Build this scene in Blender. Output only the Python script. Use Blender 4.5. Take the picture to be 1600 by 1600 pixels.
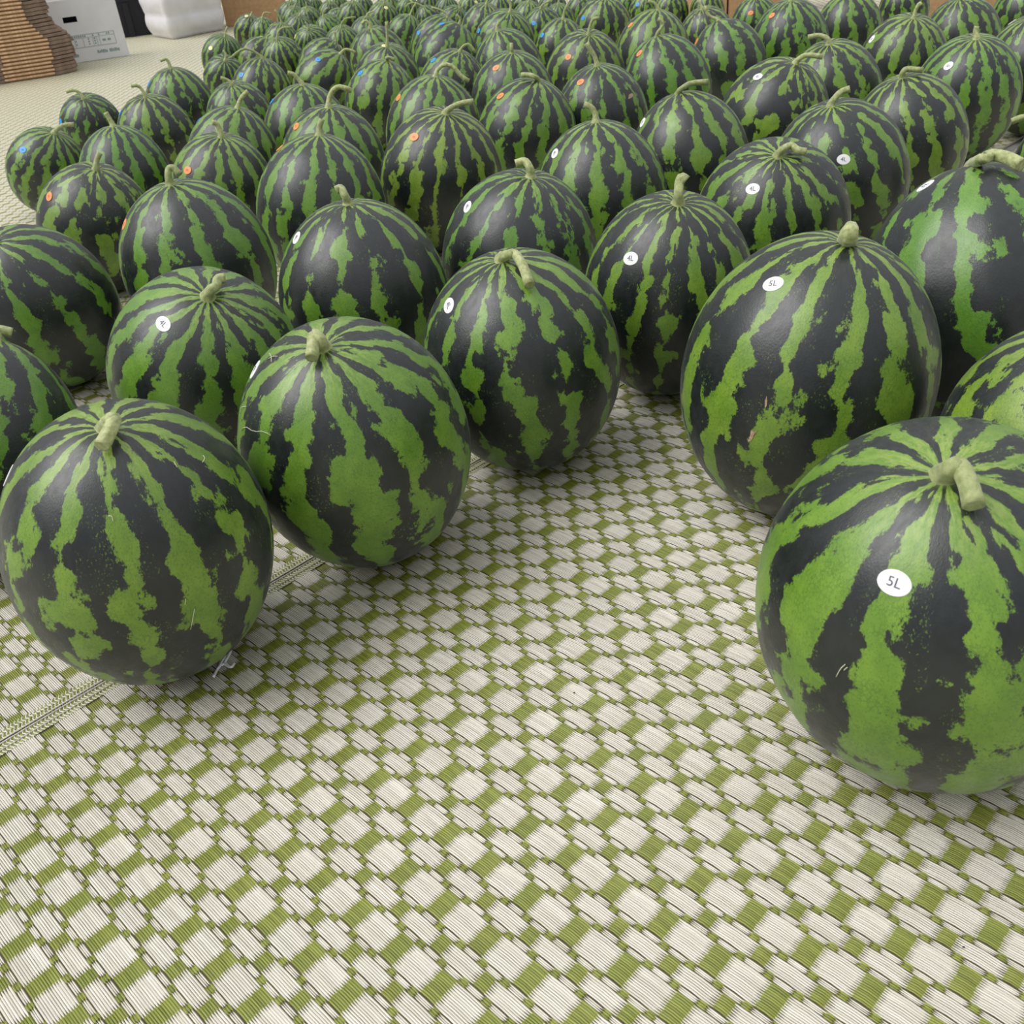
import bpy, math, random
import numpy as np
from mathutils import Matrix, Vector, noise

# ------------------------------------------------------------------ start clean
for o in list(bpy.data.objects):
    bpy.data.objects.remove(o, do_unlink=True)
scene = bpy.context.scene
COL = scene.collection
random.seed(7)
S = 0.05                      # one weave repeat of the mat is 5 cm

# ------------------------------------------------------------------ camera
FPX = 1506.63                 # focal length in pixels of the 1600 px frame
RW = np.array([[0.9949765518, -0.0545066777, -0.0839683477],
               [-0.1001082481, -0.5417422367, -0.8345619735],
               [0.0, 0.8387755189, -0.5444773906]])      # rows: right, down, forward
CAM = np.array([0.0, 0.0, 14.2335525]) * S
cd = bpy.data.cameras.new('camera')
cam = bpy.data.objects.new('camera', cd); COL.objects.link(cam)
cd.sensor_width = 36.0; cd.sensor_fit = 'HORIZONTAL'
cd.lens = FPX / 1600.0 * 36.0
cd.clip_start = 0.02; cd.clip_end = 200
r_, dn_, fw_ = RW
cam.matrix_world = Matrix(((r_[0], -dn_[0], -fw_[0], CAM[0]),
                           (r_[1], -dn_[1], -fw_[1], CAM[1]),
                           (r_[2], -dn_[2], -fw_[2], CAM[2]),
                           (0, 0, 0, 1)))
cd.dof.use_dof = True
cd.dof.focus_distance = 1.35
cd.dof.aperture_fstop = 20.0
scene.camera = cam

# ------------------------------------------------------------------ light
world = bpy.data.worlds.new('overcast'); scene.world = world
world.use_nodes = True
wt = world.node_tree; wt.nodes.clear()
wo = wt.nodes.new('ShaderNodeOutputWorld'); wb = wt.nodes.new('ShaderNodeBackground')
tc = wt.nodes.new('ShaderNodeTexCoord'); sx = wt.nodes.new('ShaderNodeSeparateXYZ')
mr = wt.nodes.new('ShaderNodeMapRange')
wt.links.new(tc.outputs['Generated'], sx.inputs[0]); wt.links.new(sx.outputs['Z'], mr.inputs['Value'])
mr.inputs['From Min'].default_value = 0.0; mr.inputs['From Max'].default_value = 1.0
mr.inputs['To Min'].default_value = 0.30; mr.inputs['To Max'].default_value = 1.12   # overcast sky, brightest overhead
wt.links.new(mr.outputs[0], wb.inputs['Strength'])
wb.inputs['Color'].default_value = (0.97, 0.985, 1.0, 1)
wt.links.new(wb.outputs[0], wo.inputs[0])
sd = bpy.data.lights.new('daylight', 'SUN'); sun = bpy.data.objects.new('daylight', sd); COL.objects.link(sun)
sd.energy = 2.35; sd.angle = math.radians(48); sd.color = (1.0, 0.985, 0.96)
sun.rotation_euler = Vector((0.62, 0.10, -0.78)).to_track_quat('-Z', 'Y').to_euler()
sun.location = (-3, -1, 5)
scene.view_settings.view_transform = 'Standard'
scene.view_settings.look = 'None'
scene.view_settings.gamma = 1.0
scene.view_settings.use_curve_mapping = False
scene.view_settings.exposure = 0.0

# ------------------------------------------------------------------ helpers
def ray(px, py):
    v = RW.T @ np.array([(px - 800) / FPX, (py - 800) / FPX, 1.0])
    return v / np.linalg.norm(v)
def project(P):
    c = RW @ (np.asarray(P, float) - CAM)
    return 800 + FPX * c[0] / c[2], 800 + FPX * c[1] / c[2]
def ground(px, py, z=0.0):
    g = ray(px, py)
    return CAM + g * ((z - CAM[2]) / g[2])

def mesh(name, verts, faces, mats, smooth=True, midx=None):
    me = bpy.data.meshes.new(name)
    me.from_pydata([tuple(map(float, v)) for v in verts], [], faces)
    for m in (mats if isinstance(mats, (list, tuple)) else [mats]):
        me.materials.append(m)
    if midx is not None:
        me.polygons.foreach_set('material_index', midx)
    if smooth:
        me.polygons.foreach_set('use_smooth', [True] * len(me.polygons))
    me.update()
    return me
def link(name, me, parent=None, loc=(0, 0, 0)):
    o = bpy.data.objects.new(name, me); COL.objects.link(o)
    o.location = loc
    if parent is not None: o.parent = parent
    return o
def tag(o, label, cat, group=None, kind=None):
    o['label'] = label; o['category'] = cat
    if group: o['group'] = group
    if kind: o['kind'] = kind
    return o

class MB:
    """collects shapes into one mesh"""
    def __init__(s): s.v = []; s.f = []; s.m = []
    def add(s, v, f, mi=0):
        b = len(s.v); s.v += [tuple(p) for p in v]
        for q in f: s.f.append(tuple(i + b for i in q)); s.m.append(mi)
    def box(s, c, h, mi=0, R=None):
        v = []
        for x in (-1, 1):
            for y in (-1, 1):
                for z in (-1, 1):
                    p = np.array([x * h[0], y * h[1], z * h[2]])
                    if R is not None: p = R @ p
                    v.append(p + np.array(c))
        s.add(v, [(0, 1, 3, 2), (4, 6, 7, 5), (0, 4, 5, 1), (2, 3, 7, 6), (0, 2, 6, 4), (1, 5, 7, 3)], mi)
    def build(s, name, mats, parent=None, smooth=False, loc=(0, 0, 0)):
        return link(name, mesh(name, s.v, s.f, mats, smooth, s.m), parent, loc)

def catmull(pts, n):
    P = [np.array(p, float) for p in pts]
    P = [2 * P[0] - P[1]] + P + [2 * P[-1] - P[-2]]
    out = []
    seg = len(P) - 3
    for k in range(n):
        t = k / (n - 1) * seg; i = min(int(t), seg - 1); u = t - i
        a, b, c, d = P[i:i + 4]
        out.append(0.5 * ((2 * b) + (c - a) * u + (2 * a - 5 * b + 4 * c - d) * u * u + (3 * b - a - 3 * c + d) * u ** 3))
    return out
def tube(pts, radii, sides=10, ridge=0.0, nr=5, cap=True):
    v = []; f = []
    n = len(pts); up = None
    for k in range(n):
        t = pts[min(k + 1, n - 1)] - pts[max(k - 1, 0)]; t = t / (np.linalg.norm(t) + 1e-12)
        if up is None:
            up = np.cross(t, [0.3, 0.9, 0.2]); up /= np.linalg.norm(up)
        up = up - t * (up @ t); up /= np.linalg.norm(up)
        w = np.cross(t, up)
        for j in range(sides):
            a = 2 * math.pi * j / sides
            rr = radii[k] * (1 + ridge * math.cos(nr * a + 1.5 * k / n))
            v.append(pts[k] + rr * (math.cos(a) * up + math.sin(a) * w))
    for k in range(n - 1):
        for j in range(sides):
            j2 = (j + 1) % sides
            f.append((k * sides + j, k * sides + j2, (k + 1) * sides + j2, (k + 1) * sides + j))
    if cap:
        t = pts[-1] - pts[-2]; t /= np.linalg.norm(t)
        b = len(v)
        for j in range(sides):
            v.append(pts[-1] + (v[(n - 1) * sides + j] - pts[-1]) * 0.7 - t * radii[-1] * 0.10)
        for j in range(sides):
            j2 = (j + 1) % sides
            f.append(((n - 1) * sides + j, (n - 1) * sides + j2, b + j2, b + j))
        f.append(tuple(b + j for j in range(sides)))
        f.append(tuple(reversed(range(sides))))
    return v, f

# ------------------------------------------------------------------ materials
class NT:
    def __init__(s, name):
        s.mat = bpy.data.materials.new(name); s.mat.use_nodes = True
        s.t = s.mat.node_tree; s.t.nodes.clear()
        s.out = s.t.nodes.new('ShaderNodeOutputMaterial')
        s.p = s.t.nodes.new('ShaderNodeBsdfPrincipled')
        s.t.links.new(s.p.outputs[0], s.out.inputs[0])
    def n(s, typ, **kw):
        nd = s.t.nodes.new(typ)
        for k, v in kw.items(): setattr(nd, k, v)
        return nd
    def l(s, a, b): s.t.links.new(a, b)
    def _in(s, sock, v):
        if isinstance(v, bpy.types.NodeSocket): s.l(v, sock)
        elif isinstance(v, (tuple, list)) and len(v) == 3 and sock.type == 'RGBA': sock.default_value = (*v, 1)
        else: sock.default_value = v
    def math(s, op, a, b=None, c=None, clamp=False):
        nd = s.n('ShaderNodeMath', operation=op, use_clamp=clamp)
        s._in(nd.inputs[0], a)
        if b is not None: s._in(nd.inputs[1], b)
        if c is not None: s._in(nd.inputs[2], c)
        return nd.outputs[0]
    def mix(s, f, a, b, blend='MIX'):
        nd = s.n('ShaderNodeMix', data_type='RGBA', blend_type=blend)
        s._in(nd.inputs[0], f); s._in(nd.inputs[6], a); s._in(nd.inputs[7], b)
        return nd.outputs[2]
    def ramp(s, v, lo, hi, a=0.0, b=1.0, smooth=True):
        nd = s.n('ShaderNodeMapRange', interpolation_type='SMOOTHSTEP' if smooth else 'LINEAR')
        s._in(nd.inputs[0], v); nd.inputs[1].default_value = 0
        s._in(nd.inputs[1], lo); s._in(nd.inputs[2], hi); s._in(nd.inputs[3], a); s._in(nd.inputs[4], b)
        return nd.outputs[0]
    def noise(s, vec, scale, detail=2, rough=0.5, w=None, dist=0.0):
        nd = s.n('ShaderNodeTexNoise', noise_dimensions='4D' if w is not None else '3D')
        s._in(nd.inputs['Vector'], vec); nd.inputs['Scale'].default_value = scale
        nd.inputs['Detail'].default_value = detail; nd.inputs['Roughness'].default_value = rough
        nd.inputs['Distortion'].default_value = dist
        if w is not None: s._in(nd.inputs['W'], w)
        return nd.outputs[0]
    def voro(s, vec, scale, feature='F1', w=None, rnd=1.0):
        nd = s.n('ShaderNodeTexVoronoi', feature=feature, voronoi_dimensions='4D' if w is not None else '3D')
        s._in(nd.inputs['Vector'], vec); nd.inputs['Scale'].default_value = scale
        nd.inputs['Randomness'].default_value = rnd
        if w is not None: s._in(nd.inputs['W'], w)
        return nd.outputs['Distance']
    def attr(s, name):
        nd = s.n('ShaderNodeAttribute', attribute_type='OBJECT', attribute_name=name)
        return nd.outputs['Fac']
    def comb(s, x, y, z):
        nd = s.n('ShaderNodeCombineXYZ')
        s._in(nd.inputs[0], x); s._in(nd.inputs[1], y); s._in(nd.inputs[2], z)
        return nd.outputs[0]
    def bump(s, h, strength=0.3, dist=0.002):
        nd = s.n('ShaderNodeBump'); nd.inputs['Strength'].default_value = strength
        nd.inputs['Distance'].default_value = dist; s.l(h, nd.inputs['Height'])
        s.l(nd.outputs[0], s.p.inputs['Normal'])
    def set(s, **kw):
        for k, v in kw.items(): s._in(s.p.inputs[k.replace('_', ' ')], v)
        return s.mat

def rind_material():
    t = NT('watermelon_rind')
    co = t.n('ShaderNodeTexCoord')
    mp = t.n('ShaderNodeMapping'); t.l(co.outputs['Generated'], mp.inputs[0])
    mp.inputs['Location'].default_value = (-1, -1, -1); mp.inputs['Scale'].default_value = (2, 2, 2)
    sp = t.n('ShaderNodeSeparateXYZ'); t.l(mp.outputs[0], sp.inputs[0])
    x, y, z = sp.outputs
    seed = t.attr('rind_seed'); nst = t.attr('rind_stripes'); wid = t.attr('rind_light'); tone = t.attr('rind_tone')
    brk = t.attr('rind_break')
    rho = t.math('SQRT', t.math('ADD', t.math('MULTIPLY', x, x), t.math('MULTIPLY', y, y)))
    rho = t.math('MAXIMUM', rho, 0.015)
    lat = t.math('ARCSINE', t.math('MAXIMUM', t.math('MINIMUM', z, 1.0), -1.0))
    cyl = t.comb(t.math('ADD', t.math('DIVIDE', x, rho), t.math('MULTIPLY', seed, 1.37)), t.math('DIVIDE', y, rho), t.math('ADD', lat, seed))
    a = t.math('MULTIPLY', t.math('DIVIDE', t.math('ARCTAN2', y, x), 2 * math.pi), nst)
    a = t.math('ADD', a, seed)
    def nz(sc, det, ro, amp):
        return t.math('MULTIPLY', t.math('SUBTRACT', t.noise(cyl, sc, det, ro), 0.5), amp)
    w = t.math('ADD', nz(2.6, 0, .5, 0.60), nz(8.0, 1, .5, 0.46))
    jag = nz(30, 3, .78, 0.78)
    fr = t.math('PINGPONG', t.math('ADD', a, w), 0.5)
    d = t.math('MULTIPLY', fr, 2.0)                             # 0 in the middle of a pale stripe .. 1 between stripes
    lob = t.math('MULTIPLY', t.math('SUBTRACT', 0.42, t.voro(cyl, 6.0, 'F1')), 0.62)     # scalloped lobes
    gap = t.ramp(t.noise(cyl, 3.3, 1, .5), 0.36, 0.58, 0.0, 1.0)
    gap = t.math('MULTIPLY', t.math('SUBTRACT', gap, 0.70), brk)                         # breaks along the stripe
    wd = t.math('ADD', t.math('ADD', wid, lob), t.math('ADD', gap, jag))
    light = t.ramp(t.math('SUBTRACT', wd, d), -0.05, 0.06)
    fk = t.ramp(t.noise(cyl, 55, 2, .7), 0.60, 0.66)                                     # green freckles in the dark bands
    fz = t.ramp(t.noise(cyl, 5, 0, .5), 0.58, 0.68)
    light = t.math('MAXIMUM', light, t.math('MULTIPLY', t.math('MULTIPLY', fk, fz), 0.55))
    nv_ = t.noise(cyl, 11, 2, .6)
    wv = t.n('ShaderNodeVectorMath', operation='ADD'); t.l(cyl, wv.inputs[0])
    jv = t.comb(t.math('MULTIPLY', jag, 0.045), t.math('MULTIPLY', jag, -0.045), t.math('MULTIPLY', jag, 0.06)); t.l(jv, wv.inputs[1])
    ve = t.voro(wv.outputs[0], 34, 'DISTANCE_TO_EDGE')                                   # broken net of thin veins
    vein = t.math('MULTIPLY', t.ramp(ve, 0.01, 0.13, 1.0, 0.0), t.ramp(nv_, .40, .64, 0.06, 0.50))
    speck = t.ramp(t.noise(cyl, 70, 1, .7), .55, .68, 0.0, 0.45)
    vein = t.math('MAXIMUM', vein, speck)
    g1 = t.mix(tone, (0.078, 0.215, 0.016), (0.165, 0.265, 0.018))
    g2 = t.mix(tone, (0.115, 0.280, 0.022), (0.255, 0.360, 0.036))
    green = t.mix(t.ramp(t.noise(cyl, 4, 3, .6), .3, .7), g1, g2)
    green = t.mix(vein, green, (0.036, 0.105, 0.010))
    dark = t.mix(t.ramp(nv_, .3, .7), (0.0050, 0.0090, 0.0090), (0.0095, 0.0135, 0.0150))
    col = t.mix(light, dark, green)
    # paler, streaky rind around the stalk
    top = t.math('MULTIPLY', t.ramp(rho, 0.10, 0.62, 1.0, 0.0), t.ramp(t.noise(cyl, 14, 2, .6), .40, .62, 0.05, 0.62))
    col = t.mix(t.math('MULTIPLY', top, t.ramp(light, 0, 1, 0.07, 1.0)), col, (0.33, 0.40, 0.10))
    col = t.mix(t.ramp(rho, 0.035, 0.10, 0.5, 0.0), col, (0.30, 0.36, 0.14))
    bl = t.ramp(nv_, .3, .7, 0.04, 0.12)                                                 # thin waxy bloom
    t.bump(t.noise(cyl, 62, 1, .6), 0.07, 0.003)
    return t.set(Base_Color=col, Roughness=t.ramp(t.noise(cyl, 9, 2, .6), .3, .7, 0.33, 0.43),
                 Specular_IOR_Level=0.74, Sheen_Weight=bl, Sheen_Roughness=0.40, Sheen_Tint=(0.80, 0.80, 0.88))

def stem_material():
    t = NT('melon_stem')
    co = t.n('ShaderNodeTexCoord'); oi = t.n('ShaderNodeObjectInfo')
    nz = t.noise(co.outputs['Object'], 160, 3, .6)
    c = t.mix(t.ramp(nz, .3, .7), (0.27, 0.32, 0.11), (0.52, 0.54, 0.26))
    c = t.mix(t.math('MULTIPLY', oi.outputs['Random'], 0.45), c, (0.16, 0.21, 0.065))
    t.bump(nz, 0.3, 0.002)
    return t.set(Base_Color=c, Roughness=0.62, Sheen_Weight=0.25)

def plain(name, col, rough=0.6, spec=0.5, var=0.08, scale=30, sheen=0.0):
    t = NT(name); co = t.n('ShaderNodeTexCoord')
    nz = t.ramp(t.noise(co.outputs['Object'], scale, 3, .6), .3, .7)
    lo = tuple(max(0, k * (1 - var)) for k in col); hi = tuple(k * (1 + var) for k in col)
    return t.set(Base_Color=t.mix(nz, lo, hi), Roughness=rough, Specular_IOR_Level=spec, Sheen_Weight=sheen)

def straw_material(name, a, b, c):
    t = NT(name); co = t.n('ShaderNodeTexCoord'); oi = t.n('ShaderNodeObjectInfo')
    mp = t.n('ShaderNodeMapping'); t.l(co.outputs['Object'], mp.inputs[0])
    mp.inputs['Scale'].default_value = (25, 480, 10)
    nz = t.noise(mp.outputs[0], 1.0, 1, .5, t.math('MULTIPLY', oi.outputs['Random'], 37.0))
    big = t.noise(oi.outputs['Location'], 7.0, 2, .5)
    col = t.mix(t.ramp(nz, .32, .68), a, b)
    col = t.mix(t.math('MULTIPLY', t.ramp(oi.outputs['Random'], 0.45, 1.0), 0.3), col, c)
    return t.set(Base_Color=col, Roughness=0.42, Specular_IOR_Level=0.5)

def far_weave_material():
    """same weave as the built pieces, as flat colour, for mat too far off to tell the pieces apart"""
    t = NT('far_weave'); co = t.n('ShaderNodeTexCoord')
    sp = t.n('ShaderNodeSeparateXYZ'); t.l(co.outputs['Object'], sp.inputs[0])
    u = t.math('DIVIDE', sp.outputs[0], S); v = t.math('DIVIDE', sp.outputs[1], S * 1.04389)
    fu = t.math('ABSOLUTE', t.math('SUBTRACT', t.math('FRACT', t.math('ADD', u, 0.5)), 0.5))
    fv = t.math('ABSOLUTE', t.math('SUBTRACT', t.math('FRACT', t.math('ADD', v, 0.5)), 0.5))
    lt = lambda p, q: t.math('LESS_THAN', p, q)
    big = t.math('MULTIPLY', lt(fv, 0.24), lt(fu, 0.165))
    sm = t.math('MULTIPLY', t.math('GREATER_THAN', fv, 0.36), t.math('GREATER_THAN', fu, 0.385))
    thin = t.math('MULTIPLY', t.math('GREATER_THAN', fv, 0.24), lt(fv, 0.36))
    kn = t.math('MULTIPLY', thin, lt(t.math('ABSOLUTE', t.math('SUBTRACT', fu, 0.25)), 0.07))
    g = t.math('MAXIMUM', t.math('MAXIMUM', big, sm), kn)
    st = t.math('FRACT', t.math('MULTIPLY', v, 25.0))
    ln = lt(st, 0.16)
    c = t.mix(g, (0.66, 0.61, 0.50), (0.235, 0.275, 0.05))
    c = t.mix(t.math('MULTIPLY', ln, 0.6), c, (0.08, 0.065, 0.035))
    hgt = t.math('SUBTRACT', 1.0, t.math('ADD', t.math('MULTIPLY', fu, 1.0), t.math('MULTIPLY', ln, .5)))
    t.bump(hgt, 0.5, 0.004)
    return t.set(Base_Color=c, Roughness=0.5)

MAT_RIND = rind_material()
MAT_STEM = stem_material()
MAT_WSTRAW = straw_material('ivory_straw', (0.575, 0.535, 0.45), (0.72, 0.68, 0.60), (0.57, 0.535, 0.465))
MAT_GSTRAW = straw_material('green_straw', (0.165, 0.190, 0.020), (0.265, 0.295, 0.046), (0.17, 0.215, 0.022))
MAT_GAP_SHADE = plain('straw_gap_shade', (0.075, 0.066, 0.030), 0.8, 0.2, .2)  # dark under-sheet colour stands for the shade in the gaps between straws
MAT_FARWEAVE = far_weave_material()
MAT_STICK = {'w': plain('sticker_white', (0.86, 0.86, 0.87), .35, .5, .02), 'o': plain('sticker_orange', (0.90, 0.29, 0.085), .4, .5, .04),
             'b': plain('sticker_blue', (0.035, 0.33, 0.80), .4, .5, .04), 'y': plain('sticker_yellow', (0.93, 0.86, 0.42), .4, .5, .04)}
MAT_MARK = {'w': plain('sticker_ink', (0.10, 0.10, 0.16), .5), 'o': plain('sticker_orange_ink', (0.72, 0.15, 0.04), .5),
            'b': plain('sticker_blue_ink', (0.02, 0.20, 0.62), .5), 'y': plain('sticker_yellow_ink', (0.65, 0.55, 0.2), .5)}
MAT_SCAR = plain('rind_scar', (0.42, 0.30, 0.20), .8, .2, .25, 300)
MAT_FIBRE = plain('pale_fibre', (0.70, 0.70, 0.52), .7, .3, .1, 200)
MAT_STRING = plain('white_string', (0.88, 0.88, 0.90), .7, .3, .08, 400)
MAT_KRAFT = plain('kraft_board', (0.47, 0.295, 0.160), .8, .2, .10, 40)
MAT_KRAFT_EDGE = plain('kraft_cut_edge', (0.74, 0.50, 0.31), .8, .2, .22, 60)
MAT_KRAFT_DARK = plain('kraft_fold', (0.265, 0.190, 0.145), .8, .2, .25, 25)
MAT_KRAFT_GREY = plain('kraft_weathered', (0.20, 0.165, 0.135), .8, .2, .25, 25)
MAT_WCARTON = plain('white_carton', (0.83, 0.825, 0.85), .55, .4, .03, 8)
MAT_GREENINK = plain('carton_green_ink', (0.22, 0.33, 0.31), .6)
MAT_HOLE_SHADE_SPECK = plain('hole_shade_and_speck', (0.006, 0.006, 0.008), .9, .1)  # black painted for the shade inside the hand hole; also colours the specks
MAT_BLACKPLASTIC = plain('black_plastic', (0.010, 0.011, 0.019), .5, .4)
MAT_FILM = plain('white_film', (0.74, 0.72, 0.755), .38, .5, .05, 7)
MAT_CONCRETE = plain('concrete', (0.35, 0.34, 0.32), .8, .3, .15, 3)

# ------------------------------------------------------------------ setting: floor and the two woven mats
fl = MB(); fl.box((0, 8, -0.06), (16, 16, 0.05))
floor = fl.build('floor', MAT_CONCRETE); floor['kind'] = 'structure'
floor['label'] = 'grey concrete floor under the woven mats'
wl_ = MB(); wl_.box((0, 23.9, 2.1), (16, 0.08, 2.15))
wall_back = wl_.build('wall_back', MAT_CONCRETE); wall_back['kind'] = 'structure'; wall_back['label'] = 'plain grey wall far behind everything'

RATIO = 1.04389
ORI = np.array([0.02283561, 0.61296073]); ADIR = np.array([0.68856776, -0.72517201]); BDIR = np.array([0.72517201, 0.68856776])
MATROT = math.atan2(ADIR[1], ADIR[0])
PITCH = 1.0 / 25.0
SEAM = -10.08

def straws(n, half, seed, ztop=0.0, dip=0.0017, tip=0.05, ragged=0.012, shift=0.0, wlo=0.38, whi=0.475):
    """n straws side by side, each a thin pointed strip that bulges up in the middle"""
    rnd = random.Random(seed); v = []; f = []
    sy = S * RATIO
    for k in range(n):
        vc = (k - (n - 1) / 2 + shift) * PITCH
        w = PITCH * rnd.uniform(wlo, whi)
        a = -half + rnd.uniform(-ragged, ragged); b = half + rnd.uniform(-ragged, ragged)
        zt = ztop - rnd.uniform(0, 0.00025)
        def zz(u): return zt - dip * min(1.0, abs(u / half)) ** 2.2
        st = [a + tip, (a + b) / 2, b - tip]
        base = len(v)
        v.append((a * S, vc * sy, zz(a)))
        for u in st:
            z = zz(u)
            v += [(u * S, (vc - w) * sy, z - 0.0008), (u * S, vc * sy, z), (u * S, (vc + w) * sy, z - 0.0008)]
        v.append((b * S, vc * sy, zz(b)))
        f += [(base, base + 2, base + 1), (base, base + 3, base + 2)]
        for q in range(2):
            o = base + 1 + 3 * q
            f += [(o, o + 1, o + 4, o + 3), (o + 1, o + 2, o + 5, o + 4)]
        o = base + 7; e = base + 10
        f += [(o, o + 1, e), (o + 1, o + 2, e)]
    return v, f

KIND = {}   # piece kind -> list of shared meshes, centre in the repeat
for nm, n, half, mat_, tip, sh in (('white_weave_square', 12, 0.385, MAT_WSTRAW, 0.055, 0.0), ('green_weave_square', 12, 0.212, MAT_GSTRAW, 0.05, 0.5),
                                   ('white_weave_bar', 7, 0.425, MAT_WSTRAW, 0.055, 0.0), ('green_weave_block', 7, 0.156, MAT_GSTRAW, 0.045, 0.5)):
    KIND[nm] = [straws(n, half, 100 + q, shift=sh * 0.5, tip=tip) for q in range(3)]
    KIND[nm] = [(mesh(nm, v, f, mat_), v, f) for v, f in KIND[nm]]
THIN_W = [straws(3, 0.205, 300 + q, ztop=-0.0009, dip=0.0006, tip=0.09, ragged=.03, wlo=.38, whi=.47) for q in range(4)]
THIN_W = [([(p[0], p[1] * 0.76, p[2]) for p in v], f) for v, f in THIN_W]
THIN_G = [straws(3, 0.105, 320 + q, ztop=0.0, dip=0.0013, tip=0.06, shift=0.0) for q in range(3)]

def occluded(P):
    d = np.asarray(P, float) - CAM; L = np.linalg.norm(d); d = d / L
    for c, A in ELL:
        o = CAM - c; a = d @ A @ d; b = d @ A @ o; cc = o @ A @ o - 1
        D = b * b - a * cc
        if D > 0 and 0 < (-b - math.sqrt(D)) / a < L: return True
    return False

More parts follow.
